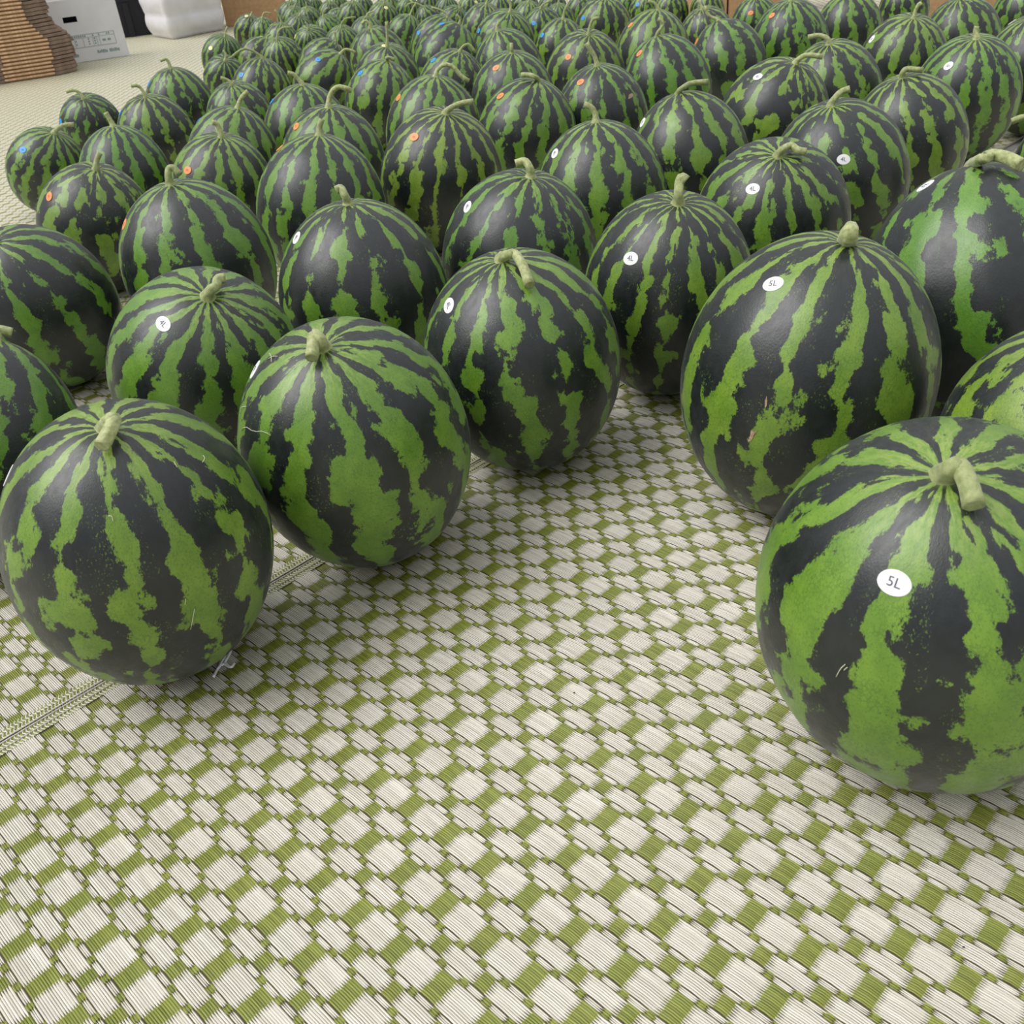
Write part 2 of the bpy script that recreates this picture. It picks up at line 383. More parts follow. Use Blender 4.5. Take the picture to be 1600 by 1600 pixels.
ELL = []
def melon_z(r, e, d): return math.sqrt(r * r * (1 - d[2] ** 2) + (e * r) ** 2 * d[2] ** 2)
MELONS = [
(-7.77,16.98,2.656,1.256,(0.141,-0.228,0.963),[(166,664),(168,650),(176,647),(172,660),(157,690)],(3,737,'w','4L',60)),
(-3.53,20.42,2.702,1.241,(-0.035,-0.358,0.933),[(503,540),(500,528),(490,519),(488,535),(486,556)],(398,577,'w','4L',70)),
(0.70,24.57,2.711,1.169,(-0.095,-0.149,0.984),[(785,404),(793,395),(804,394),(817,414),(827,443)],(701,477,'w','4L',50)),
(7.41,21.04,2.975,1.200,(0.159,-0.097,0.983),[(1325,373),(1329,358),(1332,346)],(1208,443,'w','5L',18)),
(6.97,12.41,2.961,1.170,(-0.215,-0.254,0.943),[(1478,738),(1487,724),(1500,721),(1514,748),(1523,783)],(1397,911,'w','5L',16)),
(-8.42,26.30,2.742,1.170,(0.311,-0.431,0.847),[(325,462),(330,450),(338,444),(341,434),(352,432)],(255,506,'w','4L',45)),
(-15.93,33.60,2.627,1.167,(-0.066,-0.398,0.915),[(-12,378),(-18,360),(-30,352)],None),
(-13.78,22.62,2.650,1.170,(0.311,0.465,0.829),[(-6,528),(0,512),(20,516)],None),
(11.66,16.59,2.700,1.170,(-0.248,0.030,0.968),[(1668,520),(1672,500),(1680,492)],None),
(13.31,24.73,3.081,1.170,(-0.061,0.297,0.953),[(1520,254),(1533,241),(1550,234),(1572,238),(1596,250)],(1446,290,'w','5L',10)),
(18.49,27.97,2.936,1.170,(-0.340,0.420,0.841),[(1640,218),(1645,205)],(1586,263,'w','5L',-5)),
(23.36,37.15,2.450,1.170,(-0.501,0.403,0.766),[(1625,190),(1605,183),(1588,184),(1573,190)],None),
(-21.78,38.39,2.450,1.170,(0.537,0.353,0.766),[(-8,345),(2,326),(18,313)],None),
(-4.09,30.62,2.758,1.170,(-0.004,-0.035,0.999),[(543,314),(538,300),(532,289),(524,292)],(463,370,'w','4L',60)),
(5.39,28.08,2.570,1.289,(0.034,-0.299,0.954),[(1060,314),(1061,298),(1062,282),(1066,273),(1073,278)],(985,404,'w','4L',8)),
(1.13,33.10,2.709,1.170,(0.185,-0.193,0.964),[(829,273),(828,258),(820,248),(806,252)],(730,323,'w','4L',60)),
(-10.65,35.70,2.765,1.170,(-0.045,-0.112,0.993),[(266,286),(262,274),(263,262),(270,260),(280,271)],(194,350,'o','',70)),
(10.31,34.25,2.739,1.170,(-0.092,-0.446,0.890),[(1217,241),(1224,230),(1236,225),(1246,232),(1259,235)],(1176,295,'w','4L',8)),
(14.38,39.04,2.708,1.170,(-0.229,-0.159,0.960),[(1299,163),(1305,150),(1314,141),(1328,136)],(1318,249,'w','4L',5)),
(-17.22,44.15,2.499,1.170,(0.335,-0.198,0.921),[(150,262),(151,248),(156,236)],(77,307,'o','',60)),
(-6.76,41.79,2.733,1.170,(0.149,0.003,0.989),[(499,209),(499,196),(503,183)],(437,231,'o','',40)),
(-1.68,45.18,2.766,1.170,(0.181,-0.276,0.944),[(697,175),(706,165),(720,159),(740,156)],(647,214,'o','',20)),
(4.87,39.59,2.676,1.170,(-0.033,-0.025,0.999),[(931,188),(930,176),(924,165),(912,160)],(867,239,'w','4L',50)),
(9.50,44.31,2.623,1.170,(-0.158,0.086,0.984),[(1060,143),(1066,133),(1080,126),(1106,124)],(1004,191,'w','4L',60)),
(19.47,44.66,2.536,1.170,(-0.242,-0.079,0.967),[(1410,119),(1411,109),(1418,105),(1442,107)],None),
(25.23,51.73,2.641,1.170,(-0.092,-0.260,0.961),[(1526,58),(1525,46),(1527,38)],(1482,103,'w','4L',-8)),
(-12.32,48.19,2.471,1.170,(0.236,-0.203,0.950),[(346,212),(343,200),(338,191),(331,189)],(293,266,'o','',10)),
(-25.14,59.80,2.173,1.170,(0.524,-0.196,0.829),[(85,207),(91,199),(100,194),(116,193)],(36,234,'b','',20)),
(-18.67,53.91,2.350,1.170,(0.022,0.030,0.999),[(176,195),(171,184),(164,173)],None),
(-7.12,50.10,2.629,1.170,(0.108,-0.144,0.984),[(513,165),(514,150),(520,137),(531,132),(549,138)],(463,197,'o','',50)),
(-2.18,55.90,2.624,1.170,(0.158,-0.078,0.984),[(681,117),(683,106),(692,98),(703,98),(713,106),(722,117),(733,123)],(623,152,'o','',70)),
(2.68,52.69,2.592,1.170,(0.253,-0.141,0.957),[(840,124),(836,118),(828,115),(815,115)],(782,150,'o','',10)),
(7.04,55.52,2.531,1.170,(-0.076,-0.143,0.987),[(933,101),(929,86),(923,76),(916,65)],(907,128,'o','',10)),
(14.79,50.05,2.702,1.170,(0.231,-0.301,0.925),[(1244,97),(1251,88),(1263,83),(1287,86)],(1184,120,'w','4L',20)),
(11.77,61.65,2.647,1.170,(-0.193,0.026,0.981),[(1026,55),(1028,46),(1035,37),(1033,30),(1027,26)],(999,83,'o','',-5)),
(17.22,68.72,2.493,1.170,(-0.244,0.176,0.954),[(1121,31),(1112,25),(1105,20),(1102,7)],(1088,65,'o','',-40)),
(19.54,55.16,2.600,1.170,(-0.220,-0.222,0.950),[(1295,67),(1293,58),(1280,53),(1262,56)],None),
(25.96,61.93,2.598,1.170,(-0.008,-0.344,0.939),[(1428,26),(1431,14),(1437,3),(1440,6)],(1362,61,'w','4L',0)),
(-19.58,64.01,2.359,1.170,(0.059,-0.252,0.966),[(227,150),(222,139),(215,132),(204,132)],(188,176,'b','',60)),
(-26.29,72.14,2.119,1.170,(0.156,-0.446,0.881),[(130,153),(124,144),(115,140),(103,143)],(95,190,'b','',70)),
(-20.55,74.30,2.381,1.170,(0.034,-0.135,0.990),[(266,106),(263,96),(259,91),(250,94)],(232,131,'b','',60)),
(-13.16,55.10,2.467,1.170,(0.317,-0.018,0.948),[(372,167),(375,155),(380,147),(388,140)],(308,186,'b','',40)),
(-9.58,59.34,2.496,1.170,(0.090,-0.093,0.992),[(472,131),(465,121),(458,114),(449,112)],(425,158,'b','',40)),
(-15.20,68.45,2.217,1.170,(0.020,-0.326,0.945),[(361,131),(355,124),(344,120)],None),
(-5.86,68.28,2.373,1.170,(0.285,-0.052,0.957),[(605,94),(604,88),(609,88),(617,91)],(563,114,'b','',10)),
(-15.45,78.22,2.221,1.170,(0.235,-0.025,0.972),[(410,90),(399,80),(384,74),(371,80),(361,89)],(377,117,'b','',10)),
(-11.16,81.10,2.258,1.170,(0.642,-0.026,0.766),[(533,84),(541,76),(551,78),(557,81)],(497,93,'b','',25)),
(-21.11,92.33,1.851,1.170,(0.296,-0.571,0.766),[(355,102),(356,92),(352,86)],(316,110,'y','',70)),
(-23.60,104.23,2.015,1.170,(0.369,-0.325,0.871),[(353,56),(354,47),(357,40)],(329,75,'y','',10)),
(-19.92,102.39,1.853,1.170,(0.553,0.182,0.813),[(417,57),(418,53),(423,50)],(410,55,'y','',10)),
(-16.43,96.24,2.003,1.170,(-0.023,-0.353,0.935),[(433,60),(434,50),(441,43),(456,42)],None),
(-12.70,93.34,2.013,1.170,(0.636,0.096,0.766),[(542,74),(542,66),(541,58)],(537,69,'y','',10)),
(-5.85,76.40,2.421,1.170,(0.134,-0.353,0.926),[(605,71),(605,52),(604,32)],(601,71,'y','',0)),
(-7.08,86.81,2.423,1.170,(-0.120,-0.184,0.976),[(578,42),(577,35),(570,31),(565,37)],None),
(-11.84,104.60,1.853,1.170,(0.084,-0.412,0.907),[(533,42),(534,35),(541,28),(556,26)],None),
(-15.24,108.14,1.914,1.170,(-0.018,-0.630,0.777),[(481,46),(480,38),(476,34)],(461,57,'y','',60)),
(-18.85,111.13,1.906,1.170,(0.221,-0.249,0.943),[(440,36),(437,26),(434,20),(429,14)],(423,36,'y','',10)),
(-22.73,123.55,1.715,1.170,(0.138,-0.202,0.970),[(410,27),(413,19),(423,20)],None),
(-25.25,128.13,1.801,1.170,(0.348,-0.327,0.879),[(392,24),(394,18)],(385,25,'y','',0)),
(-18.45,121.56,1.807,1.170,(0.246,-0.364,0.898),[(468,24),(470,19)],None),
(-14.87,121.11,1.697,1.170,(-0.207,-0.401,0.892),[(505,25),(505,17),(512,11)],None),
(-9.65,107.77,1.922,1.170,(0.115,-0.146,0.983),[(573,25),(575,20),(584,17)],None),
(-6.04,109.03,1.843,1.170,(0.404,-0.133,0.905),[(641,23),(645,12),(651,3)],(609,34,'y','',30)),
(-15.09,130.58,1.617,1.170,(0.639,0.073,0.766),[(555,24),(555,19),(551,17)],None),
(-2.57,95.96,2.248,1.170,(0.480,-0.106,0.871),[(699,26),(697,19),(686,13),(674,10)],(654,51,'b','',50)),
(-1.65,83.50,2.535,1.170,(0.469,0.036,0.882),[(718,36),(719,27),(713,21)],(690,37,'b','',0)),
(-1.21,71.03,2.338,1.170,(0.313,-0.191,0.931),[(719,79),(724,70),(731,67),(737,71),(743,80)],(677,94,'b','',0)),
(1.88,102.01,2.227,1.170,(0.193,-0.230,0.954),[(760,5),(762,-3)],(725,19,'b','',-50)),
(3.20,88.08,2.558,1.170,(0.227,-0.375,0.899),[(797,18),(798,7),(794,-2)],(748,48,'b','',50)),
(2.99,75.40,2.491,1.170,(-0.219,-0.122,0.968),[(777,47),(776,40),(779,34)],(748,70,'b','',40)),
(2.59,62.74,2.589,1.170,(0.038,-0.218,0.975),[(800,81),(799,74),(799,66)],(775,106,'o','',0)),
(7.48,101.07,1.922,1.170,(-0.056,-0.325,0.944),[(845,12),(848,6),(860,0)],(834,36,'b','',50)),
(7.61,85.34,2.147,1.170,(0.137,-0.122,0.983),[(880,28),(882,16),(887,6)],(847,55,'b','',10)),
(7.69,68.84,2.634,1.170,(0.069,-0.390,0.918),[(920,52),(922,39),(927,28),(937,26)],(888,89,'o','',5)),
(11.97,92.21,2.452,1.170,(0.055,-0.337,0.940),[(945,-4),(945,-14)],(911,28,'b','',10)),
(13.15,74.29,2.639,1.170,(0.109,-0.091,0.990),[(1028,14),(1023,4),(1012,0)],(985,39,'o','',0)),
(18.63,109.52,1.700,1.170,(0.010,-0.404,0.915),[(1010,-9),(1012,-18)],(996,7,'b','',0)),
(20.70,106.62,1.795,1.170,(0.001,-0.297,0.955),[(1050,-14),(1050,-22)],None),
(18.92,82.59,2.228,1.170,(-0.230,-0.259,0.938),[(1097,13),(1094,5),(1089,0)],None),
(24.04,105.25,1.714,1.170,(-0.083,-0.278,0.957),[(1105,-14),(1106,-22)],None),
(24.70,89.93,2.037,1.170,(-0.126,-0.260,0.957),[(1180,-5),(1182,-14)],(1173,20,'o','',0)),
(22.32,72.44,2.657,1.170,(-0.080,-0.180,0.980),[(1236,-1),(1238,-12)],(1206,24,'o','',0)),
(28.23,77.53,2.431,1.170,(-0.157,-0.158,0.975),[(1325,-11),(1327,-22)],None),
(37.03,89.17,2.050,1.170,(-0.256,-0.231,0.939),[(1410,-26),(1412,-36)],None),
(32.66,68.79,2.477,1.170,(-0.241,-0.162,0.957),[(1500,-3),(1502,-14)],None),
(40.82,76.38,2.370,1.170,(-0.314,-0.190,0.930),[(1600,-28),(1602,-40)],None),
(30.67,55.36,2.700,1.170,(-0.317,-0.098,0.943),[(1610,26),(1612,14)],(1581,33,'w','4L',-8)),
(-21.94,139.90,1.784,1.170,(0.247,-0.203,0.948),[(455,2),(457,-5)],None),
(-21.04,136.49,1.669,1.170,(0.230,-0.317,0.920),[(460,10),(462,5)],None),
(-18.83,133.90,1.673,1.170,(0.050,-0.440,0.897),[(479,12),(478,2)],None),
(-17.26,142.48,1.508,1.170,(0.204,-0.248,0.947),[(515,2),(516,-4)],None),
(-12.86,127.33,1.909,1.170,(0.203,-0.292,0.935),[(550,3),(552,-4)],(533,8,'y','',0)),
(-9.07,123.75,1.912,1.170,(0.211,-0.373,0.903),[(600,4),(600,-4)],(603,12,'y','',10)),
(-3.84,122.67,1.584,1.170,(-0.265,-0.304,0.915),[(660,10),(648,4),(638,6),(634,11)],None),
(-1.14,117.05,1.736,1.170,(0.468,-0.382,0.797),[(718,12),(717,2)],None),
(-1.77,130.84,1.564,1.170,(0.092,-0.370,0.924),[(698,-4),(699,-10)],None),
(0.96,129.17,1.577,1.170,(0.135,-0.363,0.922),[(735,-6),(736,-12)],(744,3,'y','',0)),
(6.74,110.87,1.790,1.170,(0.067,-0.309,0.949),[(826,2),(828,-6)],None),
(9.64,107.93,1.703,1.170,(-0.029,-0.380,0.924),[(872,7),(873,0)],None),
(12.60,114.22,1.702,1.170,(0.008,-0.323,0.946),[(908,-8),(909,-14)],None),
(4.27,122.20,1.713,1.170,(0.109,-0.324,0.940),[(782,-7),(783,-14)],None),
(-6.66,135.08,1.601,1.170,(0.124,-0.368,0.921),[(637,-4),(645,4)],None),
(-20.56,152.53,1.523,1.170,(0.222,-0.391,0.893),[(490,-4),(491,-10)],None),
(-12.73,138.93,1.759,1.170,(0.182,-0.344,0.921),[(565,-6),(566,-12)],None),
(-22.08,149.53,1.776,1.170,(0.227,-0.333,0.915),[(468,-7),(469,-14)],None),
(-16.58,145.90,1.729,1.170,(0.181,-0.359,0.915),[(526,-8),(527,-15)],None),
(-9.23,137.73,1.698,1.170,(0.161,-0.355,0.921),[(607,-7),(608,-14)],None),
(-4.09,137.16,1.644,1.170,(0.128,-0.369,0.921),[(670,-11),(671,-17)],None),
(3.14,132.05,1.658,1.170,(0.080,-0.363,0.928),[(761,-15),(762,-22)],None),
(7.23,124.04,1.710,1.170,(0.051,-0.347,0.936),[(820,-13),(821,-20)],None),
(9.98,119.25,1.710,1.170,(0.030,-0.336,0.942),[(863,-11),(864,-18)],None),
(16.11,118.85,1.730,1.170,(-0.013,-0.332,0.943),[(950,-20),(951,-27)],None),
(18.00,115.94,1.671,1.170,(-0.031,-0.324,0.946),[(983,-17),(984,-24)],None),
(21.50,121.21,1.667,1.170,(-0.051,-0.334,0.941),[(1020,-28),(1021,-34)],None),
]

for (x_, y_, r_m, e_m, d_m, stem_m, stick_m) in MELONS:
    dd = np.array(d_m); dd = dd / np.linalg.norm(dd); rr = r_m * S
    cc = np.array([x_ * S, y_ * S, melon_z(rr, e_m, dd)])
    ELL.append((cc, np.linalg.inv(rr * rr * (np.eye(3) - np.outer(dd, dd)) + (e_m * rr) ** 2 * np.outer(dd, dd))))

def make_mat(label, side, off, ulo, uhi):
    """one woven mat: sheet of far weave, and near the camera every square and bar as a piece of its own"""
    org = ORI + off[0] * S * ADIR + off[1] * S * RATIO * BDIR
    def W(u, v): return np.array([*(org + u * S * ADIR + v * S * RATIO * BDIR), 0.0])
    m = MB(); x0, x1 = ulo * S, uhi * S; y0, y1 = -40 * S, 170 * S
    m.box(((x0 + x1) / 2, (y0 + y1) / 2, -0.0050), ((x1 - x0) / 2, (y1 - y0) / 2, 0.0030))
    root = m.build('woven_mat', MAT_FARWEAVE)
    root.location = (org[0], org[1], 0); root.rotation_euler = (0, 0, MATROT)
    tag(root, label, 'mat')
    cand = {k: [] for k in KIND}; wthin = MB(); gthin = MB(); back = MB(); rest_w = MB(); rest_g = MB()
    vmax = 40
    for i in range(-45, 30):
        for j in range(-16, vmax):
            pieces = (('green_weave_square', i, j), ('white_weave_square', i + 0.5, j), ('white_weave_bar', i, j + 0.5), ('green_weave_block', i + 0.5, j + 0.5))
            P = W(i, j)
            if not (0.24 < P[1] < 1.95 and abs(P[0]) < 0.26 + 0.60 * P[1]): continue
            if i - 0.5 > uhi or i + 0.5 < ulo: continue
            a, b = max(i - 0.5, ulo), min(i + 0.5, uhi)
            if b > a:
                back.add([(a * S, (j - .5) * S * RATIO, -0.0018), (b * S, (j - .5) * S * RATIO, -0.0018), (b * S, (j + .5) * S * RATIO, -0.0018), (a * S, (j + .5) * S * RATIO, -0.0018)], [(0, 1, 2, 3)])
            for nm, u, v in pieces:
                if u - 0.08 < ulo or u + 0.08 > uhi: continue
                Q = W(u, v); px, py = project(Q)
                vis = -15 < px < 1615 and py < 1620 and py > 560 and not occluded(Q)
                cand[nm].append((0 if vis else 1, np.linalg.norm(Q - CAM), u, v))
            for sv in (-0.30, 0.30):
                for uc in (i, i + 0.5):
                    if ulo + .1 < uc < uhi - .1:
                        vv, ff = random.choice(THIN_W)
                        wthin.add([(p[0] + uc * S, p[1] + (j + sv) * S * RATIO, p[2]) for p in vv], ff)
                for uc in (i - 0.25, i + 0.25):
                    if ulo + .05 < uc < uhi - .05:
                        vv, ff = random.choice(THIN_G)
                        gthin.add([(p[0] + uc * S, p[1] + (j + sv) * S * RATIO, p[2]) for p in vv], ff)
    for nm, lst in cand.items():
        lst.sort()
        for k, (hid, dist, u, v) in enumerate(lst):
            me, vv, ff = KIND[nm][random.randrange(3)]
            if not hid and k < LIMIT[side]:
                link(nm, me, root, (u * S, v * S * RATIO, 0))
            else:
                (rest_w if nm.startswith('white') else rest_g).add([(p[0] + u * S, p[1] + v * S * RATIO, p[2]) for p in vv], ff)
    for nm, mb_, mt in (('straw_gap_shade', back, MAT_GAP_SHADE), ('thin_white_straw', wthin, MAT_WSTRAW), ('small_green_knots', gthin, MAT_GSTRAW),
                        ('further_white_weave', rest_w, MAT_WSTRAW), ('further_green_weave', rest_g, MAT_GSTRAW)):
        if mb_.f:
            o = mb_.build(nm, mt, root, smooth=nm != 'straw_gap_shade')
            if nm != 'straw_gap_shade': o['kind'] = 'stuff'
    return root, org

LIMIT = {'right': 300, 'left': 300}
mat_r, org_r = make_mat('woven green and ivory straw mat filling the foreground in front of the seam', 'right', (0, 0), SEAM + 0.36, 60)
OFFL = (-0.06, -0.30)
mat_l, org_l = make_mat('woven green and ivory straw mat beyond the seam, under most of the melons', 'left', OFFL, -290, SEAM - 0.36 - OFFL[0])

# bound edges of the two mats, meeting at the seam
def selvedge(root, off, side):
    w = MB(); g = MB(); rnd = random.Random(side + 5)
    lo, hi = (0.02, 0.40) if side > 0 else (-0.40, -0.02)
    cols = 4
    for c in range(cols):
        ua = lo + (hi - lo) * c / cols; ub = lo + (hi - lo) * (c + 1) / cols
        for k in range(int(-16 / 0.04), int(40 / 0.04)):
            v = k * 0.04 + rnd.uniform(-.006, .006); sl = 0.05 * (1 if c % 2 else -1)
            tgt = g if (k + c) % 2 else w
            x = lambda u: (SEAM + u - off[0]) * S
            y = lambda q: (q - off[1]) * S * RATIO
            hw = 0.0175
            tgt.add([(x(ua), y(v - hw), -0.0013), (x(ua), y(v), -0.0006), (x(ua), y(v + hw), -0.0013),
                     (x(ub), y(v - hw + sl), -0.0013), (x(ub), y(v + sl), -0.0006), (x(ub), y(v + hw + sl), -0.0013)], [(0, 3, 4, 1), (1, 4, 5, 2)])
    e = MB(); a = SEAM + lo - off[0]; b = SEAM + hi - off[0]
    e.box(((a + b) / 2 * S, 12 * S * RATIO, -0.0028), ((b - a) / 2 * S, 28 * S * RATIO, 0.0012))
    o = e.build('edge_binding', MAT_GAP_SHADE, root)
    for nm, mb_, mt in (('white_edge_stitches', w, MAT_WSTRAW), ('green_edge_stitches', g, MAT_GSTRAW)):
        q = mb_.build(nm, mt, o, smooth=True); q['kind'] = 'stuff'
    for uo in ((0.045, 0.24) if side > 0 else (-0.045,)):
        pts = [np.array([(SEAM + uo - off[0] + 0.006 * math.sin(v * 1.7)) * S, (v - off[1]) * S * RATIO, -0.0005]) for v in np.arange(-16, 40, 0.125)]
        rad = [0.00085 if uo < .1 else 0.0006] * len(pts)
        rad = [q * (1 + .22 * (k % 2)) for k, q in enumerate(rad)]
        v, f = tube(pts, rad, 6)
        link('edge_cord', mesh('edge_cord', v, f, MAT_WSTRAW), root)
selvedge(mat_r, (0, 0), 1)
selvedge(mat_l, OFFL, -1)

# ------------------------------------------------------------------ watermelons
ORD = ['first', 'second', 'third', 'fourth', 'fifth', 'sixth', 'seventh', 'eighth', 'ninth', 'tenth', 'eleventh', 'twelfth', 'thirteenth', 'fourteenth', 'fifteenth', 'sixteenth', 'seventeenth', 'eighteenth', 'nineteenth', 'twentieth']
ORD += ['twenty-' + q for q in ORD[:9]] + ['thirtieth'] + ['thirty-' + q for q in ORD[:9]]
def ordinal(k): return ORD[k]
LABELS = {
 0: 'watermelon at the left front with its stem folded down, beside the scrap of string',
 1: 'watermelon with a short stem bent to the front, right of the leftmost front melon',
 2: 'watermelon in the front middle with a long stem drooping right over its rind',
 3: 'large watermelon with thick stub stem and white 5L sticker, right of the bare mat',
 4: 'nearest watermelon, right front, with a large white 5L sticker and drooping stem',
 5: 'watermelon with crooked stem and tilted 4L sticker, behind the two left front melons',
 6: 'dark watermelon cut off by the left edge, below the small orange-stickered ones',
 7: 'watermelon cut off by the left edge, just behind the leftmost front melon',
 8: 'yellowish watermelon at the right edge, behind the nearest melon',
 9: 'big greyish ridged watermelon with a long thick stem arching right, at the right edge',
 10: 'watermelon at the right edge whose white 5L sticker shows above the big ridged melon',
 11: 'watermelon mostly out of frame right, its stem tip pointing left into the picture',
 12: 'watermelon barely showing at the left edge, its stem pointing right',
 13: 'watermelon with hooked stem and white sticker at its left, left of the middle',
 14: 'watermelon with upright hooked stem and clear 4L sticker, right of the middle',
 15: 'dark watermelon with stem hooked left, behind the front middle melon',
 16: 'watermelon with small hooked stem and orange sticker on its left edge, behind the crooked-stem melon',
 17: 'watermelon with stem lying right and 4L sticker, behind the large stub-stemmed melon',
 18: 'mottled watermelon with slanting stem and a 4L sticker facing front, near the right',
}
def stem_words(st):
    dx = st[-1][0] - st[0][0]; dy = st[0][1] - min(p[1] for p in st)
    ln = sum(math.hypot(st[k + 1][0] - st[k][0], st[k + 1][1] - st[k][1]) for k in range(len(st) - 1))
    if ln < 13: return 'with short stem'
    if abs(dx) < 0.35 * ln: return 'with upright stem'
    return 'with stem bent ' + ('right' if dx > 0 else 'left')
COLN = {'w': 'white', 'o': 'orange', 'b': 'blue', 'y': 'yellow'}
groups = {}
for k, m in enumerate(MELONS):
    if k in LABELS: continue
    groups.setdefault(m[6][2] if m[6] else None, []).append(k)
for g, ks in groups.items():
    ks.sort(key=lambda k: MELONS[k][6][0] if g else project((MELONS[k][0] * S, MELONS[k][1] * S, .13))[0])
    n = len(ks)
    for q, k in enumerate(ks):
        rank = ordinal(q) + ' from left' if q < (n + 1) // 2 else ordinal(n - 1 - q) + ' from right'
        rank = rank.replace('first from left', 'leftmost').replace('first from right', 'rightmost')
        sw = stem_words(MELONS[k][5])
        if g: LABELS[k] = 'watermelon %s, %s of the farther %s-stickered ones' % (sw, rank, COLN[g])
        else: LABELS[k] = 'watermelon %s, %s of the farther ones showing no sticker' % (sw, rank)

# lettering for the size stickers
def text_mesh(body):
    cu = bpy.data.curves.new('lettering', 'FONT'); cu.body = body; cu.align_x = 'CENTER'; cu.align_y = 'CENTER'; cu.size = 1.0
    cu.resolution_u = 3
    o = bpy.data.objects.new('lettering', cu); COL.objects.link(o)
    bpy.context.view_layer.update()
    me = bpy.data.meshes.new_from_object(o.evaluated_get(bpy.context.evaluated_depsgraph_get()))
    V = [tuple(v.co) for v in me.vertices]; F = [tuple(p.vertices) for p in me.polygons]
    bpy.data.objects.remove(o); bpy.data.curves.remove(cu); bpy.data.meshes.remove(me)
    return V, F
TXT = {s_: text_mesh(s_) for s_ in ('4L', '5L')}

LOOK = {0: (13, .52, .55, .30), 1: (12, .60, .35, .25), 2: (14, .46, .35, .50), 3: (14, .52, .55, .42), 4: (11, .60, .40, .30), 5: (14, .58, .25, .25),
        6: (12, .46, .15, .30), 7: (12, .56, .20, .20), 8: (11, .60, .80, .3), 9: (11, .40, .10, .5), 13: (14, .42, .30, .55), 14: (16, .42, .50, .40),
        15: (13, .42, .10, .35), 16: (12, .50, .15, .20), 17: (15, .46, .35, .55), 18: (15, .40, .30, .75), 21: (15, .44, .85, .3), 22: (14, .44, .35, .4),
        33: (13, .48, .65, .85), 19: (11, .50, .60, .6), 23: (14, .48, .45, .35)}
STEM_R = {0: .0074, 1: .0072, 2: .0070, 3: .0108, 4: .0078, 5: .0072, 9: .0086, 10: .007, 14: .0072, 15: .0070}
N_MELON = len(MELONS)

